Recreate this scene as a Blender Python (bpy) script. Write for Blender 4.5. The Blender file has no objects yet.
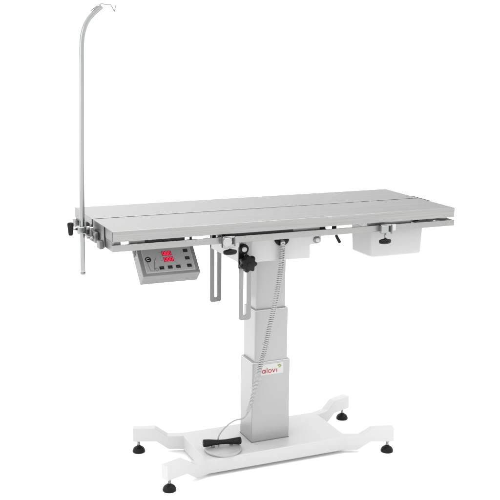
import bpy, bmesh, math, random
from mathutils import Vector, Matrix
random.seed(4)
S = bpy.context.scene
COL = S.collection

# ------------------------------------------------------------------ camera
cam_d = bpy.data.cameras.new("camera")
cam = bpy.data.objects.new("camera", cam_d); COL.objects.link(cam)
R_ = Vector((0.91655108, -0.39980213, 0.00961071))
U_ = Vector((0.0756503, 0.1969269, 0.97749518))
F_ = Vector((0.39269726, 0.89519722, -0.21073871))
M = Matrix.Identity(4)
for i in range(3):
    M[i][0] = R_[i]; M[i][1] = U_[i]; M[i][2] = -F_[i]
M.translation = Vector((-1.65075, -3.59747, 1.7512))
cam.matrix_world = M
cam_d.sensor_width = 36; cam_d.lens = 986.4593 / 500 * 36
cam_d.clip_start = .05; cam_d.clip_end = 400
S.camera = cam

# ------------------------------------------------------------------ world and added fill lights
W = bpy.data.worlds.new("World"); S.world = W; W.use_nodes = True
nt = W.node_tree; nt.nodes.clear()
out = nt.nodes.new("ShaderNodeOutputWorld"); bg = nt.nodes.new("ShaderNodeBackground")
geo = nt.nodes.new("ShaderNodeTexCoord"); sep = nt.nodes.new("ShaderNodeSeparateXYZ")
nt.links.new(geo.outputs["Generated"], sep.inputs[0])
# white world all round, dimmed to the front right so left faces read lighter
mul = nt.nodes.new("ShaderNodeVectorMath"); mul.operation = 'DOT_PRODUCT'
mul.inputs[1].default_value = (.35, -.93, 0)
nt.links.new(geo.outputs["Generated"], mul.inputs[0])
ramp = nt.nodes.new("ShaderNodeMapRange")
ramp.inputs["From Min"].default_value = 0.0; ramp.inputs["From Max"].default_value = 1.0
ramp.inputs["To Min"].default_value = 1.45; ramp.inputs["To Max"].default_value = 1.15
ramp.interpolation_type = 'SMOOTHSTEP'
nt.links.new(mul.outputs["Value"], ramp.inputs["Value"])
bg.inputs[0].default_value = (1, 1, 1, 1)
# added dark band over the rear horizon for tabletop reflections, deeper on the right
nt.links.new(geo.outputs["Generated"], sep.inputs[0])
def mr(src, a, b, c, d):
    n = nt.nodes.new("ShaderNodeMapRange"); n.interpolation_type = 'SMOOTHSTEP'
    for k, v in zip(("From Min", "From Max", "To Min", "To Max"), (a, b, c, d)): n.inputs[k].default_value = v
    nt.links.new(src, n.inputs["Value"]); return n.outputs[0]
def times(a, b):
    n = nt.nodes.new("ShaderNodeMath"); n.operation = 'MULTIPLY'; nt.links.new(a, n.inputs[0]); nt.links.new(b, n.inputs[1]); return n.outputs[0]
band = times(times(mr(sep.outputs["Z"], .05, .11, 0, 1), mr(sep.outputs["Z"], .40, .62, 1, 0)), mr(sep.outputs["Y"], -.1, .4, 0, 1))
depth = times(band, mr(sep.outputs["X"], .12, .62, .16, .62))
keep = mr(depth, 0, 1, 1, 0); nt.nodes[len(nt.nodes)-1].interpolation_type = "LINEAR"
nt.links.new(times(ramp.outputs[0], keep), bg.inputs[1]); nt.links.new(bg.outputs[0], out.inputs[0])

def area_fill(name, loc, target, sx, sy, power):
    l = bpy.data.lights.new(name, 'AREA'); l.shape = 'RECTANGLE'; l.size = sx; l.size_y = sy; l.energy = power
    o = bpy.data.objects.new(name, l); COL.objects.link(o); o.location = loc
    o.rotation_euler = (Vector(target) - Vector(loc)).to_track_quat('-Z', 'Y').to_euler()
    return o
area_fill("fill_overhead", (.6, .2, 4.2), (0, 0, .8), 4.2, 3.6, 110)  # added area light out of view, brightens the top and the floor
area_fill("fill_left", (-4.2, -1.6, 2.0), (0, 0, .5), 2.6, 2.8, 20)  # added weak fill from the left, out of view

S.view_settings.view_transform = 'Standard'; S.view_settings.look = 'None'
S.view_settings.exposure = .42; S.view_settings.gamma = 1
S.render.engine = 'CYCLES'
S.render.resolution_x = 1024; S.render.resolution_y = 1024

# ------------------------------------------------------------------ materials
K = .75
def mat(name, col, rough=.5, metal=0, noise=None, stretch=(1, 1, 1), cvar=.0, rvar=.0, bump=0, **kw):
    if name != 'white_studio_floor': col = tuple(c*K for c in col)
    m = bpy.data.materials.new(name); m.use_nodes = True; t = m.node_tree; b = t.nodes["Principled BSDF"]
    b.inputs["Base Color"].default_value = (*col, 1); b.inputs["Roughness"].default_value = rough
    b.inputs["Metallic"].default_value = metal
    for k, v in kw.items(): b.inputs[k.replace('_', ' ')].default_value = v
    if noise:
        tc = t.nodes.new("ShaderNodeTexCoord"); mp = t.nodes.new("ShaderNodeMapping")
        mp.inputs["Scale"].default_value = stretch
        nz = t.nodes.new("ShaderNodeTexNoise"); nz.inputs["Scale"].default_value = noise
        nz.inputs["Detail"].default_value = 4; nz.inputs["Roughness"].default_value = .65
        t.links.new(tc.outputs["Object"], mp.inputs[0]); t.links.new(mp.outputs[0], nz.inputs["Vector"])
        if cvar:
            mr = t.nodes.new("ShaderNodeMapRange"); mr.inputs["From Min"].default_value = .3; mr.inputs["From Max"].default_value = .7
            mr.inputs["To Min"].default_value = 1 - cvar; mr.inputs["To Max"].default_value = 1 + cvar
            sc = t.nodes.new("ShaderNodeVectorMath"); sc.operation = 'SCALE'; sc.inputs[0].default_value = col
            t.links.new(nz.outputs["Fac"], mr.inputs["Value"]); t.links.new(mr.outputs[0], sc.inputs["Scale"])
            t.links.new(sc.outputs[0], b.inputs["Base Color"])
        if rvar:
            mr = t.nodes.new("ShaderNodeMapRange"); mr.inputs["From Min"].default_value = .3; mr.inputs["From Max"].default_value = .7
            mr.inputs["To Min"].default_value = rough - rvar; mr.inputs["To Max"].default_value = rough + rvar
            t.links.new(nz.outputs["Fac"], mr.inputs["Value"]); t.links.new(mr.outputs[0], b.inputs["Roughness"])
        if bump:
            bp = t.nodes.new("ShaderNodeBump"); bp.inputs["Strength"].default_value = bump; bp.inputs["Distance"].default_value = .001
            t.links.new(nz.outputs["Fac"], bp.inputs["Height"]); t.links.new(bp.outputs[0], b.inputs["Normal"])
    return m
M_top   = mat("brushed_steel_long", (.385, .385, .381), .30, 1, 60, (.05, 3.2, 3.2), .10, .07, .18)
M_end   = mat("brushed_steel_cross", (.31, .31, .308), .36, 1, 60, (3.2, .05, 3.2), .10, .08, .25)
M_rail  = mat("rail_steel", (.365, .365, .36), .30, 1, 60, (.5, 30, 30), .06, .08, .2)
M_steel = mat("polished_steel", (.40, .41, .41), .20, 1, 8, (1, 1, 1), .03, .02)
M_zinc  = mat("zinc_plated_steel", (.30, .30, .30), .38, 1, 90, (1, 1, 4), .08, .08, .2)
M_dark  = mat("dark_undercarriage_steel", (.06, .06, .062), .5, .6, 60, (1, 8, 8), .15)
M_white = mat("white_powder_coat", (.58, .58, .58), .42, 0, 900, (1, 1, 1), .02, .04, .08)
M_grey  = mat("silver_grey_paint", (.405, .405, .407), .30, .30, 900, (1, 1, 1), .03, .04, .1)
M_rim   = mat("pale_rim_highlight", (.60, .60, .60), .35)  # paler tone stands for the bright highlight along each rim
M_hinge = mat("hinge_steel", (.11, .11, .112), .4, .8)
M_black = mat("black_plastic", (.006, .006, .007), .42, 0, 300, (1, 1, 1), .1, .06, .2, Specular_IOR_Level=.16)
M_rubber= mat("black_rubber", (.014, .014, .014), .6, 0, 400, (1, 1, 1), .15, .05, .4, Specular_IOR_Level=.12)
M_cord  = mat("grey_cord_rubber", (.43, .43, .43), .45, 0, 300, (1, 1, 1), .06)
M_cable = mat("pale_cable", (.36, .36, .355), .5, 0, 200, (1, 1, 1), .05)
M_panel = mat("panel_film", (.42, .42, .42), .5, .1, 400, (1, 1, 1), .12, .04)
M_house = mat("console_steel", (.275, .275, .275), .45, .3, 60, (.15, 5, 5), .2, .08, .4)
M_pdisc = mat("pedal_disc_paint", (.43, .43, .428), .42, .2, 300, (1, 1, 1), .04)
M_label = mat("sticker_white", (.55, .55, .54), .35)
M_red   = mat("logo_red", (.42, .02, .05), .4)
M_green = mat("logo_green", (.20, .30, .035), .4)
M_line  = mat("white_print", (.62, .62, .62), .5)
M_btn   = mat("black_button", (.010, .013, .014), .4, Specular_IOR_Level=.25)
M_btnic = mat("button_icon_grey", (.09, .10, .11), .4)
M_disp  = mat("display_red_glass", (.12, .0, .012), .25, Emission_Color=(.60, .0, .045, 1), Emission_Strength=.26, Specular_IOR_Level=.3)
M_led   = mat("lit_led_segment", (.3, .01, .03), .3, Emission_Color=(1, .03, .09, 1), Emission_Strength=.72)
M_floor = mat("white_studio_floor", (.97, .97, .97), .9, 0, 5, (1, 1, 1), .005, Specular_IOR_Level=0.0)
# milky translucent plastic
M_tray = bpy.data.materials.new("milky_plastic"); M_tray.use_nodes = True; t = M_tray.node_tree
b = t.nodes["Principled BSDF"]; b.inputs["Base Color"].default_value = (.65, .65, .65, 1); b.inputs["Roughness"].default_value = .3
tl = t.nodes.new("ShaderNodeBsdfTranslucent"); tl.inputs[0].default_value = (.76, .76, .76, 1)
tp = t.nodes.new("ShaderNodeBsdfTransparent"); tp.inputs[0].default_value = (.9, .9, .9, 1)
m1 = t.nodes.new("ShaderNodeMixShader"); m1.inputs[0].default_value = .5
m2 = t.nodes.new("ShaderNodeMixShader"); m2.inputs[0].default_value = .3
t.links.new(b.outputs[0], m1.inputs[1]); t.links.new(tl.outputs[0], m1.inputs[2])
t.links.new(m1.outputs[0], m2.inputs[1]); t.links.new(tp.outputs[0], m2.inputs[2])
t.links.new(m2.outputs[0], t.nodes["Material Output"].inputs[0])

# ------------------------------------------------------------------ helpers
def thing(name, label, cat, loc, group=None):
    o = bpy.data.objects.new(name, None); COL.objects.link(o); o.location = loc
    o.empty_display_size = .05; tag(o, label, cat, group); return o
def tag(o, label, cat, group=None):
    o["label"] = label; o["category"] = cat
    if group: o["group"] = group
def wm(o):
    m = Matrix.Translation(o.location) if o.type == 'EMPTY' else Matrix.Identity(4)
    return m
def obj(name, bm, m, parent=None, bevel=0, seg=2, smooth=False, origin=None):
    bmesh.ops.recalc_face_normals(bm, faces=bm.faces)
    me = bpy.data.meshes.new(name); 
    if origin is not None: bmesh.ops.translate(bm, verts=bm.verts, vec=-Vector(origin))
    bm.to_mesh(me); bm.free(); me.materials.append(m)
    o = bpy.data.objects.new(name, me); COL.objects.link(o)
    if origin is not None: o.location = origin
    if smooth:
        for p in me.polygons: p.use_smooth = True
    if bevel:
        md = o.modifiers.new("bevel", 'BEVEL'); md.width = bevel; md.segments = seg; md.limit_method = 'ANGLE'
        md.angle_limit = math.radians(30); md.harden_normals = False
        for p in me.polygons: p.use_smooth = True
        wn = o.modifiers.new("wn", 'WEIGHTED_NORMAL'); wn.keep_sharp = True
    if parent:
        o.parent = parent
        q = parent; pm = Matrix.Identity(4)
        chain = []
        while q: chain.append(q); q = q.parent
        for q in reversed(chain): pm = pm @ q.matrix_parent_inverse @ q.matrix_basis
        o.matrix_parent_inverse = pm.inverted()
    return o
def B(): return bmesh.new()
def box(bm, x0, x1, y0, y1, z0, z1, M=None):
    vs = [bm.verts.new((x, y, z)) for x in (x0, x1) for y in (y0, y1) for z in (z0, z1)]
    for f in ((0,1,3,2),(4,6,7,5),(0,4,5,1),(2,3,7,6),(0,2,6,4),(1,5,7,3)): bm.faces.new([vs[i] for i in f])
    if M: bmesh.ops.transform(bm, matrix=M, verts=vs)
    return bm
def bx(*a): return box(B(), *a)
def prism(bm, pts, d, M=None):
    """closed polygon of 3-D points, extruded by vector d"""
    d = Vector(d); a = [bm.verts.new(Vector(p)) for p in pts]; c = [bm.verts.new(Vector(p) + d) for p in pts]
    n = len(pts); bm.faces.new(a); bm.faces.new(c[::-1])
    for i in range(n): bm.faces.new((a[i], a[(i+1) % n], c[(i+1) % n], c[i]))
    if M: bmesh.ops.transform(bm, matrix=M, verts=a + c)
    return bm
def tube(bm, path, r, seg=16, caps=True):
    path = [Vector(p) for p in path]; n = len(path)
    rr = r if isinstance(r, (list, tuple)) else [r] * n
    t0 = (path[1] - path[0]).normalized()
    up = Vector((0, 0, 1)) if abs(t0.z) < .9 else Vector((1, 0, 0))
    nn = (up - t0 * up.dot(t0)).normalized(); rings = []
    for i, p in enumerate(path):
        t = (path[min(i+1, n-1)] - path[max(i-1, 0)]).normalized()
        nn = (nn - t * nn.dot(t)).normalized(); bb = t.cross(nn)
        rings.append([bm.verts.new(p + (nn * math.cos(k*2*math.pi/seg) + bb * math.sin(k*2*math.pi/seg)) * rr[i]) for k in range(seg)])
    for i in range(n-1):
        for k in range(seg):
            bm.faces.new((rings[i][k], rings[i][(k+1) % seg], rings[i+1][(k+1) % seg], rings[i+1][k]))
    if caps: bm.faces.new(rings[0][::-1]); bm.faces.new(rings[-1])
    return bm
def lathe(bm, prof, base, axis, seg=32):
    """prof = [(distance along axis, radius)]"""
    base = Vector(base); axis = Vector(axis).normalized()
    u = axis.orthogonal().normalized(); v = axis.cross(u); rings = []
    for h, r in prof:
        rings.append([bm.verts.new(base + axis*h + (u*math.cos(k*2*math.pi/seg) + v*math.sin(k*2*math.pi/seg))*max(r, 1e-5)) for k in range(seg)])
    for i in range(len(prof)-1):
        for k in range(seg):
            bm.faces.new((rings[i][k], rings[i][(k+1) % seg], rings[i+1][(k+1) % seg], rings[i+1][k]))
    bm.faces.new(rings[0][::-1]); bm.faces.new(rings[-1])
    return bm
def rod(bm, a, b, r, seg=20):
    return tube(bm, [a, b], r, seg)
def spline(pts, n=12):
    pts = [Vector(p) for p in pts]; P = [pts[0]*2 - pts[1]] + pts + [pts[-1]*2 - pts[-2]]; o = []
    for i in range(1, len(P)-2):
        for k in range(n):
            t = k / n
            o.append(.5*((2*P[i]) + (P[i+1]-P[i-1])*t + (2*P[i-1]-5*P[i]+4*P[i+1]-P[i+2])*t*t + (3*P[i]-P[i-1]-3*P[i+1]+P[i+2])*t**3))
    o.append(pts[-1]); return o

# ------------------------------------------------------------------ floor
Z0 = .015
bm = B()
vs = [bm.verts.new(p) for p in ((-60, -60, Z0), (60, -60, Z0), (60, 60, Z0), (-60, 60, Z0))]; bm.faces.new(vs)
fl = obj("floor", bm, M_floor); fl["kind"] = "structure"

# ------------------------------------------------------------------ the table
T = thing("operating_table", "stainless steel veterinary operating table on a white four-legged base with a telescopic column", "table", (0, 0, Z0))
H, TH, HL, HW = 1.0753, .0395, .725, .2725

# two leaves of the top with a seam between them: folded sheet pans, open below
def leaf(y0, y1, nm):
    bm = bx(-HL, HL, y0, y1, H-TH, H)
    o = obj(nm, bm, M_top, T, .0014, 2)
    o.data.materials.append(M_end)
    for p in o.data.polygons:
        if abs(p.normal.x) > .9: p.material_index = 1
    return o
leaf(-HW, -.007, "tabletop_leaf")
leaf(.007, HW, "tabletop_leaf")
obj("seam_channel", bx(-HL+.004, HL-.004, -.0068, .0068, H-TH+.002, H-.006), M_dark, T)

obj("corner_seam", bx(-HL+.0012, -HL+.0026, -HW-.0003, -HW+.004, H-TH+.003, H-.003), M_dark, T)
obj("end_hinge", bx(HL+.0003, HL+.005, -.085, .060, H-.030, H+.0010), M_hinge, T, .001)
for x in (-.7244,):
    obj("end_member", bx(x, x+.0086, -.262, .262, 1.0244, H-TH-.0004), M_zinc, T, .0006)
# rails round the frame
RZ1, RZ0 = 1.0248, 1.0003
r = obj("front_rail", bx(-HL, HL+.002, -HW, -HW+.010, RZ0, RZ1), M_rail, T, .0015)
obj("rear_rail", bx(-HL, HL, HW-.010, HW, RZ0, RZ1), M_rail, T, .0015)
for x0 in (-HL, HL-.010):
    bm = bx(x0, x0+.010, -HW+.0102, HW-.0102, RZ0, RZ1)
    obj("end_rail", bm, M_end, T, .0015)
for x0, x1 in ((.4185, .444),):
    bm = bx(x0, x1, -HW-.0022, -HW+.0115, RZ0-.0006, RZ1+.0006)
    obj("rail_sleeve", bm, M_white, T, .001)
# pressed steel undercarriage between top and rails
for x in (-.60, -.26, .10, .62):
    obj("cross_member", bx(x-.02, x+.02, -HW+.0105, HW-.0105, RZ0+.003, RZ1-.003), M_zinc, T, .001)
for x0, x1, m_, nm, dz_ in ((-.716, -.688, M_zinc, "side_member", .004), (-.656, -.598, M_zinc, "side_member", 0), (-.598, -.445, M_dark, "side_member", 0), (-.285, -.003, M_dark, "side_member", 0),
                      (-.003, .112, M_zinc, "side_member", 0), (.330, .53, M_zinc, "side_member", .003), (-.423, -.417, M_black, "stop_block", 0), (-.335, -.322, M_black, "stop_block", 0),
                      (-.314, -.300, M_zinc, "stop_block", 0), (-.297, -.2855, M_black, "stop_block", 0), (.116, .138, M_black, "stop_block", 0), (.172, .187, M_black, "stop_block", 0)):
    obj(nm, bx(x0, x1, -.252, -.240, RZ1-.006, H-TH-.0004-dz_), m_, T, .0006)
for x0, x1 in ((-.66, -.44), (-.28, .12), (.33, .70)):
    obj("side_member", bx(x0, x1, .17, .182, RZ1-.006, H-TH-.0004), M_zinc, T, .0006)
# hinge latch ends at the far right, dark wedge
prism(bm := B(), [(.532, -.262, 1.0255), (.700, -.262, 1.0255), (.650, -.262, 1.0325), (.58, -.262, 1.0350)], (0, .02, 0))
obj("latch", bm, M_dark, T, .0008)
# tilt lever below the rail
bm = B(); tube(bm, [(.212, -.2, .998), (.216, -.2, .978), (.232, -.2, .952)], [.0035, .006, .0065], 14)
obj("tilt_lever", bm, M_black, T, .001)

# ---- head (channel under the top) with step at its right end
HX0, HX1, HY, HZ = -.185, .125, .15, .886
bm = B()
prof = [(HX0, .890), (HX1, HZ), (HX1, .940), (.168, .943), (.175, .950), (.175, .996), (HX0, .996)]
prism(bm, [(x, -HY, z) for x, z in prof], (0, 2*HY, 0))
head = obj("column_head", bm, M_white, T, .003)
bm = B(); lathe(bm, [(0, .0), (.0, .014), (.004, .0145), (.006, .012), (.0065, .0105), (.004, .0095), (.004, .0)], (.153, -HY, .960), (0, -1, 0)); obj("pivot_pin", bm, M_zinc, head, smooth=True)
bm = B(); lathe(bm, [(0, .0), (0, .0092), (.009, .0092), (.0105, .007), (.0105, 0)], (.153, -HY-.0006, .960), (0, -1, 0)); obj("pin_cap", bm, M_white, head, smooth=True)
# top mounting flange of head, bare metal strip under the rail
obj("head_flange", bx(HX0-.02, .20, -.235, .235, .9965, 1.0002), M_rail, T, .001)

# ---- slotted tilt bars
def slotbar(y, x, w, z0, z1, s, sz0, sz1, th=.004):
    bm = B(); h = w/2; n = 8; R = .012
    outer = [(x-h, z1), (x-h, z0+R)] + [(x-h+R-R*math.cos(a), z0+R-R*math.sin(a)) for a in [i*math.pi/2/n for i in range(1, n+1)]]
    right = [(x+h-R+R*math.sin(a), z0+R-R*math.cos(a)) for a in [i*math.pi/2/n for i in range(0, n+1)]] + [(x+h, z1)]
    # left strip, right strip, bottom, top as one outline cut around the slot
    k = [(x+s*math.cos(a), sz0+s-s*math.sin(a)) for a in [i*math.pi/12 for i in range(0, 13)]]  # slot bottom from right to left
    poly = outer + right + [(x+.0001, z1)] + [(x+.0001, sz1+s)] + [(x+s, sz1)] + k + [(x-s, sz1)] + [(x-.0001, sz1+s)] + [(x-.0001, z1)]
    prism(bm, [(px, y, pz) for px, pz in poly], (0, th, 0))
    return bm
obj("slotted_bar", slotbar(-HY-.0075, -.161, .052, .660, .985, .0065, .680, .955), M_zinc, T, .0008)
obj("slotted_bar", slotbar(HY+.0035, -.161, .052, .656, .985, .0065, .676, .955), M_zinc, T, .0008)

# ---- star knob and bushing on the slotted bar
KX, KZ = -.164, .8965
bm = B(); n = 7*12; ring = []
for lay, (yy, k) in enumerate([(-.176, .80), (-.180, .97), (-.186, 1), (-.196, 1), (-.203, .95), (-.207, .82)]):
    rg = []
    for i in range(n):
        a = 2*math.pi*i/n; rad = (.0320 + .0040*math.cos(7*a+.5)) * k
        rg.append(bm.verts.new((KX + rad*math.cos(a), yy, KZ + rad*math.sin(a))))
    ring.append(rg)
for i in range(len(ring)-1):
    for j in range(n): bm.faces.new((ring[i][j], ring[i][(j+1) % n], ring[i+1][(j+1) % n], ring[i+1][j]))
bm.faces.new(ring[0]); bm.faces.new(ring[-1][::-1])
kn = obj("star_knob", bm, M_black, T, smooth=True)
bm = B(); lathe(bm, [(0, .013), (.012, .013), (.018, .016)], (KX, -.158, KZ), (0, -1, 0)); obj("knob_collar", bm, M_black, kn, smooth=True)
bm = B(); lathe(bm, [(0, .010), (.003, .009), (.004, 0)], (KX, -.2065, KZ), (0, -1, 0)); obj("knob_cap", bm, M_rubber, kn, smooth=True)
obj("friction_plate", bx(-.192, -.168, -.164, -.1578, .872, .945), M_black, T, .002)
bu = obj("pivot_bushing", lathe(B(), [(0, .020), (.012, .020), (.0155, .0175), (.0155, .0125), (.011, .0115), (.011, 0)], (-.172, -.158, .949), (0, -1, 0)), M_black, T, smooth=True)
obj("bushing_bolt", lathe(B(), [(0, .0105), (.006, .0105), (.009, .008), (.0095, 0)], (-.172, -.1685, .949), (0, -1, 0)), M_label, bu, smooth=True)

# ---- telescopic column
def stage(hx, hy, z0, z1, lip=True):
    # tube section with a slightly rounded rim
    cx = .002
    st = obj("column_stage", bx(cx-hx, cx+hx, -hy, hy, z0, z1), M_grey, T, .0045, 3)
    obj("stage_rim_highlight", bx(cx-hx+.0006, cx+hx-.0006, -hy+.0006, hy-.0006, z1-.003, z1+.0012), M_rim, st, .0008)  # added pale ring, the rim's highlight is put into its colour
    return st
s1 = stage(.0669, .0471, .60, .8875)
s2 = stage(.0751, .0582, .40, .6611)
s3 = stage(.0862, .0624, .0915, .4392)
obj("column_gasket", bx(.002-.0872, .002+.0872, -.0634, .0634, .0912, .0945), M_zinc, T, .0005)

# sticker with the maker's mark
YS = -.0624
st = obj("logo_sticker", prism(B(), [(-.0580, YS-.0006, .3830), (.0560, YS-.0006, .3830), (.0560, YS-.0006, .4290), (-.0580, YS-.0006, .4290)], (0, .0005, 0)), M_label, s3)
def flat(bm, pts, w, y=YS-.0006, th=.0003):
    P = [Vector((p[0], p[1], 0)) for p in pts]; A, C = [], []
    for i, p in enumerate(P):
        d = (P[min(i+1, len(P)-1)] - P[max(i-1, 0)]).normalized(); n = Vector((-d.y, d.x, 0))*w/2
        A.append(p+n); C.append(p-n)
    for i in range(len(P)-1): prism(bm, [(q.x, y, q.y) for q in (A[i], C[i], C[i+1], A[i+1])], (0, -th, 0))
def ringpts(cx, cz, rx, rz): return [(cx + rx*math.cos(i*math.pi/12), cz + rz*math.sin(i*math.pi/12)) for i in range(25)]
BL, LW = .3900, .0037
def letter(nm, *strokes):
    bm = B()
    for p, w in strokes: flat(bm, p, w)
    obj(nm, bm, M_red, st)
letter("logo_letter", (ringpts(-.0330, BL+.0080, .0062, .0066), LW), ([(-.0262, BL-.0004), (-.0262, BL+.0162)], LW))
letter("logo_letter", ([(-.0178, BL), (-.0178, BL+.0225)], LW))
letter("logo_letter", (ringpts(-.0050, BL+.0080, .0070, .0066), LW))
letter("logo_letter", ([(.0062, BL+.0162), (.0125, BL+.0012)], LW), ([(.0195, BL+.0162), (.0125, BL+.0012)], LW*.98))
letter("logo_letter", ([(.0268, BL), (.0268, BL+.0155)], LW))
letter("logo_letter", ([(-.0480, BL+.0020), (-.0425, BL+.0150)], LW*.8))
bm = B()
for lx, lz, rr in ((.0335, .4185, .0034), (.040, .4200, .0042), (.0455, .4165, .003)):
    lathe(bm, [(0, rr), (.0004, rr)], (lx, YS-.0006, lz), (0, -1, 0), 16)
prism(bm, [(.030, YS-.001, .4105), (.038, YS-.001, .4125), (.046, YS-.001, .4120), (.040, YS-.001, .4075)], (0, .0004, 0))
obj("logo_leaf", bm, M_green, st)

# ---- base
bxx, byy, ang, aw, sij = .3083, .1533, .3524, .0398, .012
bz, bt, dz = .0915, .0602, .0354
ca, sa = math.cos(ang), math.sin(ang)
bc = Vector((-.0013, -.0003, 0))
def P2(sx, sy, s, inner, z):
    x, y = bxx + s*ca, byy + s*sa
    if inner: x += aw*sa; y -= aw*ca
    return Vector((bc.x + sx*x, bc.y + sy*y, z))
poly = []
for sx, sy in ((-1, -1), (1, -1), (1, 1), (-1, 1)):
    a_, b_ = P2(sx, sy, 0, 0, bz), P2(sx, sy, sij if 0 else 0, 1, bz)
    poly += [b_, a_] if (sx, sy) in ((-1, -1), (1, 1)) else [a_, b_]
bm = B(); prism(bm, poly, (0, 0, -bt))
bm.faces.ensure_lookup_table()
cut = [f for f in bm.faces if abs(f.normal.z) < .5 or True and len(f.verts) == 4]
# leave the four oblique faces open, a leg is welded on to each
rem = []
for f in bm.faces:
    if len(f.verts) == 4:
        xy = {(round(v.co.x, 4), round(v.co.y, 4)) for v in f.verts}
        if len(xy) == 2:
            (x0, y0), (x1, y1) = xy
            if .02 < math.hypot(x1-x0, y1-y0) < .06: rem.append(f)
bmesh.ops.delete(bm, geom=rem, context='FACES_ONLY')
base = obj("base_plate", bm, M_white, T, .003, 3)
def leg(sx, sy):
    bm = B(); rings = []
    for s, up in ((0, 0), (.0674, 0), (.1198, 1), (.2145, 1)):
        zt = bz + up*dz
        sb = s + (.006 if s in (.0674, .1198) else 0)*(-1 if s == .0674 else -1)
        rings.append([bm.verts.new(q) for q in (P2(sx, sy, s, 0, zt), P2(sx, sy, s, 1, zt), P2(sx, sy, sb, 1, zt-bt), P2(sx, sy, sb, 0, zt-bt))])
    for i in range(3):
        for k in range(4): bm.faces.new((rings[i][k], rings[i][(k+1) % 4], rings[i+1][(k+1) % 4], rings[i+1][k]))
    bm.faces.new(rings[-1])
    lg = obj("leg", bm, M_white, T, .003, 3)
    c = (P2(sx, sy, .19, 0, 0) + P2(sx, sy, .19, 1, 0)) / 2
    bm = B()
    lathe(bm, [(0, .0262), (.004, .0272), (.009, .0262), (.017, .0225), (.023, .0150), (.026, .0085), (.030, .0070), (.030, 0)], (c.x, c.y, Z0), (0, 0, 1), 40)
    ft = obj("levelling_foot", bm, M_black, lg, smooth=True)
    bm = B(); pr = []
    z = .0
    while z < .020: pr += [(z, .0054), (z+.0012, .0064)]; z += .0024
    lathe(bm, [(0, 0)] + pr + [(.021, .0054)], (c.x, c.y, Z0+.0285), (0, 0, 1), 20); obj("threaded_stem", bm, M_zinc, ft, smooth=True)
    bm = B(); lathe(bm, [(0, .0085), (.0042, .0085)], (c.x, c.y, bz+dz-bt-.0046), (0, 0, 1), 6); obj("lock_nut", bm, M_steel, ft)
    return lg
for sx in (-1, 1):
    for sy in (-1, 1): leg(sx, sy)

# ---- left end fittings of the frame
obj("end_hook", prism(B(), [(-.7262, -.175, 1.079), (-.7262, -.148, 1.079), (-.7262, -.140, .998), (-.7262, -.180, .998)], (-.004, 0, 0)), M_zinc, T, .001)
obj("end_hook", prism(B(), [(-.7304, -.172, 1.022), (-.7304, -.140, 1.022), (-.7304, -.140, .994), (-.7304, -.180, .994)], (-.016, 0, 0)), M_zinc, T, .002)
obj("corner_block", bx(-.737, -.7254, .222, .266, 1.002, 1.030), M_zinc, T, .0015)

# ------------------------------------------------------------------ rail clamps on the front rail
def rail_clamp(x, label, disc):
    yf = -HW
    c = thing("rail_clamp", label, "clamp", (x, yf-.014, .9985), "rail clamps on the front rail")
    o = obj("clamp_body", bx(x-.024, x+.024, yf-.018, yf-.0004, .986 if disc else .994, 1.0305), M_steel, c, .002)
    obj("clamp_jaw", bx(x-.024, x+.006, yf-.024, yf-.0183, .998, 1.026), M_zinc if disc else M_steel, c, .002)
    obj("clamp_slot", bx(x+.012, x+.019, yf-.0215, yf-.0183, 1.0, 1.024), M_dark, c, .0008)
    obj("clamp_rib", bx(x+.0215, x+.0275, yf-.021, yf-.0006, .992, 1.027), M_zinc, c, .0008)
    if disc:
        obj("clamp_disc", lathe(B(), [(0, .0175), (.003, .0175), (.005, .015), (.005, 0)], (x-.009, yf-.0243, 1.010), (0, -1, 0), 32), M_pdisc, c, smooth=True)
    kz = .974 if disc else .9655; kx = x + (.006 if disc else -.002)
    obj("clamp_screw", rod(B(), (kx, yf-.014, .993), (kx, yf-.014, kz+.004), .0034), M_steel, c, smooth=True)
    bm = B()
    lathe(bm, [(0, .018), (.0015, .0235), (.006, .0268), (.014, .0272), (.018, .0250), (.0205, .017), (.0225, .008), (.024, .007), (.024, 0)], (kx, yf-.014, kz-.019+.004), (0, 0, 1), 32)
    # flatten into a wing
    bmesh.ops.scale(bm, verts=bm.verts, vec=(1, .55, .85), space=Matrix.Translation((-kx, -(yf-.014), -kz)))
    obj("wing_knob", bm, M_black, c, smooth=True)
    return c
rail_clamp(-.285, "steel rail clamp with a round pale disc, left of the black star knob", True)
rail_clamp(.391, "plain steel rail clamp with hanging black knob in front of the milky tray", False)

# ------------------------------------------------------------------ pole and its clamp at the left end
PX, PY = -.766, 0
pts_ = [(-.7655, 0, .866), (-.7645, 0, .95), (-.763, 0, 1.1), (-.759, 0, 1.3), (-.7535, 0, 1.5), (-.7500, 0, 1.64), (-.7490, 0, 1.69), (-.7475, 0, 1.724),
        (-.743, 0, 1.756), (-.733, 0, 1.787), (-.719, 0, 1.811), (-.702, 0, 1.830), (-.686, 0, 1.844), (-.671, 0, 1.856)]
pole = thing("hanging_pole", "tall thin steel pole with curved top and small wire hook at the table's left end", "pole", (-.7655, 0, .866))
bm = B(); sp = spline(pts_, 6); tube(bm, sp, .0092, 24); pt = obj("pole_tube", bm, M_steel, pole, smooth=True)
obj("pole_end_cap", lathe(B(), [(-.003, .0085), (0, .0098), (.006, .0098), (.007, .0085)], (-.7655, 0, .8665), (0, 0, 1), 24), M_zinc, pole, smooth=True)
bm = B(); tube(bm, spline([(-.712, -.003, 1.8395), (-.690, -.003, 1.856), (-.672, -.003, 1.8655), (-.655, 0, 1.8625), (-.6415, 0, 1.8640), (-.6365, 0, 1.8615), (-.630, 0, 1.852), (-.6245, 0, 1.8405), (-.6225, 0, 1.841), (-.6205, 0, 1.850), (-.6190, 0, 1.861)], 5), .0019, 10)
obj("wire_hook", bm, M_zinc, pole, smooth=True)
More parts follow.
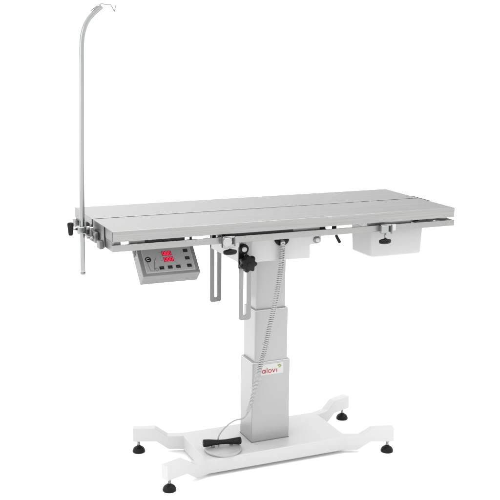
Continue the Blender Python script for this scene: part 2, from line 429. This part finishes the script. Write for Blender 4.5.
obj("hook_ferrule", rod(B(), (-.700, -.002, 1.8445), (-.676, -.002, 1.861), .0052), M_zinc, pole, smooth=True)

cl = thing("pole_clamp", "small steel clamp with black T-knob gripping the tall pole at the table's left end", "clamp", (-.75, 0, 1.02))
obj("clamp_body", bx(-.785, -.7480, -.0175, .0175, 1.022, 1.050), M_steel, cl, .004)
obj("clamp_plate", bx(-.7478, -.7420, -.062, .030, 1.004, 1.068), M_zinc, cl, .002)
obj("clamp_block", bx(-.7418, -.7262, -.095, -.020, 1.000, 1.040), M_zinc, cl, .003)
obj("clamp_gap", bx(-.7560, -.7482, -.033, -.019, 1.022, 1.070), M_dark, cl, .001)
for z in (1.016, 1.052):
    obj("clamp_bolt", rod(B(), (-.7610, -.052, z), (-.7480, -.052, z), .0065), M_steel, cl, .001)
    obj("clamp_bolt", rod(B(), (-.7540, -.078, z+.002), (-.7420, -.078, z+.002), .0055), M_steel, cl, .001)
obj("clamp_screw", rod(B(), (-.7852, 0, 1.0395), (-.806, 0, 1.0405), .0042), M_steel, cl, smooth=True)
bm = B(); tube(bm, [(-.8085, 0, 1.017), (-.8085, 0, 1.020), (-.8085, 0, 1.034), (-.8085, 0, 1.054), (-.8085, 0, 1.0635), (-.8085, 0, 1.066)], [.006, .0082, .0098, .0118, .0118, .009], 24)
obj("clamp_knob", bm, M_rubber, cl, smooth=True)

# ------------------------------------------------------------------ control console below the rail
O = Vector((-.590, -.203, .882)); e1 = Vector((1, 0, 0)); e2 = Vector((0, .687, .727)); e3 = Vector((0, -.727, .687))
CM = Matrix(((e1.x, e2.x, e3.x, O.x), (e1.y, e2.y, e3.y, O.y), (e1.z, e2.z, e3.z, O.z), (0, 0, 0, 1)))
con = thing("control_console", "steel control box with red display and black buttons, hanging under the left of the tabletop", "control panel", (O.x+.11, O.y, O.z))
CW, CH, CD = .226, .150, .058
ho = obj("console_housing", box(B(), 0, CW, 0, CH, -CD, 0, CM), M_house, con, .0025)
def cpart(nm, bm, m, par, bev=0, **k):
    bmesh.ops.transform(bm, matrix=CM, verts=bm.verts); return obj(nm, bm, m, par, bev, **k)
fp = cpart("face_plate", bx(.0150, .2100, .0135, .138, .0002, .0014), M_panel, con, .001)
# white printed border
bm = B()
def strip(bm, a, b, w, z=.0017, h=.0004):
    a, b = Vector((*a, z)), Vector((*b, z)); d = (b-a).normalized(); n = Vector((-d.y, d.x, 0)) * w/2
    prism(bm, [a-n, b-n, b+n, a+n], (0, 0, h))
def arc(cx, cy, r, a0, a1, n=8): return [(cx + r*math.cos(math.radians(a0+(a1-a0)*i/n)), cy + r*math.sin(math.radians(a0+(a1-a0)*i/n))) for i in range(n+1)]
def ribbon(bm, pts, w, z=.0017, h=.0004):
    P = [Vector((*p, z)) for p in pts]; L_, R2 = [], []
    for i, p in enumerate(P):
        d = (P[min(i+1, len(P)-1)] - P[max(i-1, 0)]).normalized(); n = Vector((-d.y, d.x, 0)) * w/2
        L_.append(p+n); R2.append(p-n)
    for i in range(len(P)-1): prism(bm, [L_[i], R2[i], R2[i+1], L_[i+1]], (0, 0, h))
ribbon(bm, [(.0168, .136), (.0168, .022)] + arc(.0228, .0215, .006, 180, 270) + [(.2000, .0155)] + arc(.2020, .0215, .006, 270, 360) + [(.2080, .136)], .0016)
cpart("printed_border", bm, M_line, fp)
# illustration of a leg-shaped foot switch and lettering marks on the film, as thin dark lines
bm = B()
ribbon(bm, [(.028, .066), (.031, .040), (.034, .024), (.040, .0225)], .0010)
ribbon(bm, [(.067, .079), (.061, .071), (.0560, .060), (.0530, .045), (.0500, .028), (.0460, .0215)], .0012)
ribbon(bm, arc(.0585, .0270, .0055, 0, 360, 20), .0011)
ribbon(bm, [(.049, .033), (.060, .0335)], .0009)
cpart("printed_diagram", bm, M_btnic, fp)
for zz in (.098, .080, .064): bm = B(); ribbon(bm, [(.082, zz), (.089, zz)], .0008); cpart("printed_mark", bm, M_btnic, fp)
for a0, a1 in ((.06, .088), (.145, .178)): bm = B(); ribbon(bm, [(a0, .119), (a1, .119)], .0015); cpart("printed_mark", bm, M_btnic, fp)
bm = B(); lathe(bm, [(0, .0115), (.0006, .0115), (.0009, .0108)], (.0345, .0725, .0014), (0, 0, 1), 32)
sy = cpart("warning_symbol", bm, M_btn, fp)
bm = B(); ribbon(bm, arc(.0345, .0725, .0056, 40, 320, 20), .0022, .0024); cpart("symbol_ring", bm, M_line, sy)
# seven-segment displays
SEG = {'0': 'abcdef', '1': 'bc', '2': 'abged', '3': 'abgcd', '4': 'fgbc', '5': 'afgcd', '6': 'afgedc', '7': 'abc', '8': 'abcdefg'}
def digits(s, x, y, w, h, z):
    bm = B(); dw = w/len(s); t_ = .0021
    for i, ch in enumerate(s):
        x0 = x + i*dw + dw*.18; x1 = x + (i+1)*dw - dw*.18; ym = y + h/2; y1 = y + h
        L = dict(a=((x0, y1), (x1, y1)), b=((x1, ym), (x1, y1)), c=((x1, y), (x1, ym)), d=((x0, y), (x1, y)), e=((x0, y), (x0, ym)), f=((x0, ym), (x0, y1)), g=((x0, ym), (x1, ym)))
        for q in SEG[ch]: strip(bm, *L[q], t_, z)
    return bm
for (x0, x1, y0, y1, s) in ((.0925, .1300, .0835, .1035, "086"), (.0945, .1330, .0575, .0775, "080")):
    d = cpart("display_window", bx(x0, x1, y0, y1, .00145, .0026), M_disp, con, .0005)
    cpart("lit_digits", digits(s, x0+.002, y0+.0035, x1-x0-.004, y1-y0-.007, .0027), M_led, d)
# buttons
def button(x, y, ic):
    bm = bx(x-.0088, x+.0088, y-.0068, y+.0068, .00145, .0032)
    bt_ = cpart("push_button", bm, M_btn, con, .0012)
    bm = B()
    if ic == 0: ribbon(bm, [(x-.004, y-.001), (x, y+.003), (x+.004, y-.001)], .0012, .0033)
    elif ic == 1: ribbon(bm, [(x-.004, y+.001), (x, y-.003), (x+.004, y+.001)], .0012, .0033)
    elif ic == 2: ribbon(bm, [(x-.005, y-.002), (x+.005, y+.002)], .0013, .0033)
    else: ribbon(bm, [(x-.005, y), (x+.005, y)], .0013, .0033)
    cpart("button_icon", bm, M_btnic, bt_)
for x, y, ic in ((.0787, .032, 0), (.112, .0325, 1), (.1441, .0325, 2), (.1885, .0330, 3), (.1882, .0661, 1), (.1878, .0990, 0)): button(x, y, ic)
# hanger straps from housing to undercarriage, vent slot on the side
for x in (-.53, -.42):
    obj("hanger_strap", bx(x-.012, x+.012, -.095, -.091, .955, 1.0165), M_zinc, con, .0008)
cpart("side_slot", bx(-.0012, .0, .112, .140, -.040, -.012), M_dark, con)

# ------------------------------------------------------------------ milky tray hanging under the right of the top
tr = thing("storage_tray", "milky translucent plastic tray hanging under the right end of the tabletop", "tray", (.49, -.13, .877))
X0, X1, Y0, Y1, ZB, ZT = .372, .614, -.212, -.045, .878, .997
bm = B()
def rr(x0, x1, y0, y1, z, r, n=5):
    o = []
    for cx, cy, a0 in ((x1-r, y1-r, 0), (x0+r, y1-r, 90), (x0+r, y0+r, 180), (x1-r, y0+r, 270)):
        o += [(cx + r*math.cos(math.radians(a0+90*i/n)), cy + r*math.sin(math.radians(a0+90*i/n)), z) for i in range(n+1)]
    return o
def loops(bm, L, cap0=True, cap1=True):
    R = [[bm.verts.new(p) for p in l] for l in L]; n = len(R[0])
    for i in range(len(R)-1):
        for k in range(n): bm.faces.new((R[i][k], R[i][(k+1) % n], R[i+1][(k+1) % n], R[i+1][k]))
    if cap0: bm.faces.new(R[0][::-1])
    if cap1: bm.faces.new(R[-1])
w = .0022
loops(bm, [rr(X0+.008, X1-.008, Y0+.008, Y1-.008, ZB, .010), rr(X0+.003, X1-.003, Y0+.003, Y1-.003, ZB+.002, .012), rr(X0+.001, X1-.001, Y0+.001, Y1-.001, ZB+.007, .012), rr(X0-.003, X1+.002, Y0-.002, Y1+.003, ZT-.004, .012),
           rr(X0-.008, X1+.007, Y0-.007, Y1+.008, ZT-.004, .013), rr(X0-.008, X1+.007, Y0-.007, Y1+.008, ZT, .013),
           rr(X0-.003+w, X1+.002-w, Y0-.002+w, Y1+.003-w, ZT, .010), rr(X0+.001+w, X1-.001-w, Y0+.001+w, Y1-.001-w, ZB+.009, .010), rr(X0+.008, X1-.008, Y0+.008, Y1-.008, ZB+.004, .008)])
obj("tray_shell", bm, M_tray, tr, smooth=False)
for y in (Y0-.011, Y1+.0085):
    obj("tray_runner", bx(X0-.02, X1+.02, y, y+.0025, ZT-.008, RZ0+.0025), M_rail, tr, .0006)

# ------------------------------------------------------------------ foot switch: disc, rubber treadle, cable and coiled cord up to the head
PZ = bz + .0004
fs = thing("foot_switch", "round grey foot switch with black rubber bar and coiled cord, lying on the white base", "foot switch", (-.2215, -.083, PZ))
obj("switch_disc", lathe(B(), [(0, .074), (.001, .0765), (.008, .0765), (.0115, .0745), (.0130, .070), (.0135, 0)], (-.2215, -.084, PZ), (0, 0, 1), 64), M_pdisc, fs, smooth=True)
prs = [(-.080, .0135), (-.0785, .0150), (-.075, .0156), (-.055, .0146), (-.032, .0118), (-.010, .0098), (.012, .0096), (.035, .0114), (.058, .0138), (.0745, .0152), (.0775, .0148), (.0790, .0130)]
tr_ = obj("treadle", lathe(B(), [(-.080, 0)] + prs + [(.079, 0)], (-.2210, -.0735, PZ+.0310), (1, -.15, -.02), 32), M_rubber, fs, smooth=True)
bm = B(); lathe(bm, [(0, .006), (.004, .006)], (-.3030, -.0612, PZ+.0326), (1, -.15, -.02), 16); obj("treadle_pin", bm, M_steel, tr_)
for x in (-.262, -.181):
    obj("treadle_post", bx(x-.006, x+.006, -.080, -.067, PZ+.013, PZ+.024), M_zinc, fs, .001)

cord_pts = [(-.0080, -.158, .9650), (-.0075, -.168, .9520), (-.0085, -.170, .9200), (-.0122, -.165, .8478), (-.0254, -.155, .7361), (-.0431, -.14, .6219), (-.0588, -.12, .5042),
            (-.0650, -.110, .4640), (-.0815, -.098, .3700), (-.0990, -.088, .2850), (-.1120, -.082, .2420)]
cp = spline(cord_pts, 24)
# resample to equal steps and wind the coil
dist = [0]
for i in range(1, len(cp)): dist.append(dist[-1] + (cp[i]-cp[i-1]).length)
def at(s):
    s = max(0, min(dist[-1], s)); i = 0
    lo, hi = 0, len(dist)-1
    while hi-lo > 1:
        mi = (lo+hi)//2
        if dist[mi] <= s: lo = mi
        else: hi = mi
    f = (s-dist[lo]) / max(1e-9, dist[hi]-dist[lo]); p = cp[lo].lerp(cp[hi], f); t_ = (cp[hi]-cp[lo]).normalized(); return p, t_
hel = []; s = 0; ph = 0; LT = dist[-1]; SEGN = 12
while s < LT:
    p, t_ = at(s); a = Vector((0, 1, 0)); a = (a - t_*a.dot(t_)).normalized(); c_ = t_.cross(a)
    f = s/LT
    R0 = .0082 * min(1, s/.03 + .15) * (1 - .35*max(0, (f-.78)/.22))
    pitch = .0086 if f < .70 else .0086 - .0030*min(1, (f-.70)/.12)
    hel.append(p + (a*math.cos(ph) + c_*math.sin(ph))*R0)
    ph += 2*math.pi/SEGN; s += pitch/SEGN*(1 + .12*math.sin(s*31) + .08*math.sin(s*83+1))
tail = spline([hel[-1], (-.1215, -.080, .222), (-.131, -.068, .2085), (-.1504, -.050, .1990), (-.175, -.046, .187), (-.200, -.044, .168), (-.2215, -.046, .146), (-.2310, -.052, .128), (-.2310, -.058, .1045)], 8)
bm = B(); tube(bm, hel, .0030, 8); obj("coiled_cord", bm, M_cord, fs, smooth=True)
bm = B(); tube(bm, tail, .0031, 10); obj("cable", bm, M_cable, fs, smooth=True)
# cord socket on the column head (half-round black boss with a metal plug)
bm = B(); xs, zs, rs = -.004, .972, .031
prism(bm, [(xs-rs, -HY-.0005, zs)] + [(xs-rs*math.cos(math.radians(a))*(1-.10*math.sin(math.radians(a))), -HY-.0005, zs-rs*.80*math.sin(math.radians(a))) for a in range(15, 180, 15)] + [(xs+rs, -HY-.0005, zs)], (0, -.010, 0))
obj("cord_socket", bm, M_black, T, .002)
obj("plug_collar", lathe(B(), [(0, .011), (.010, .011), (.013, .008), (.013, 0)], (-.006, -.1606, .9630), (0, -1, -.25), 24), M_steel, fs, smooth=True)
obj("plug_tip", rod(B(), (-.0065, -.170, .9600), (-.0075, -.171, .9380), .0070), M_cord, fs, .001)
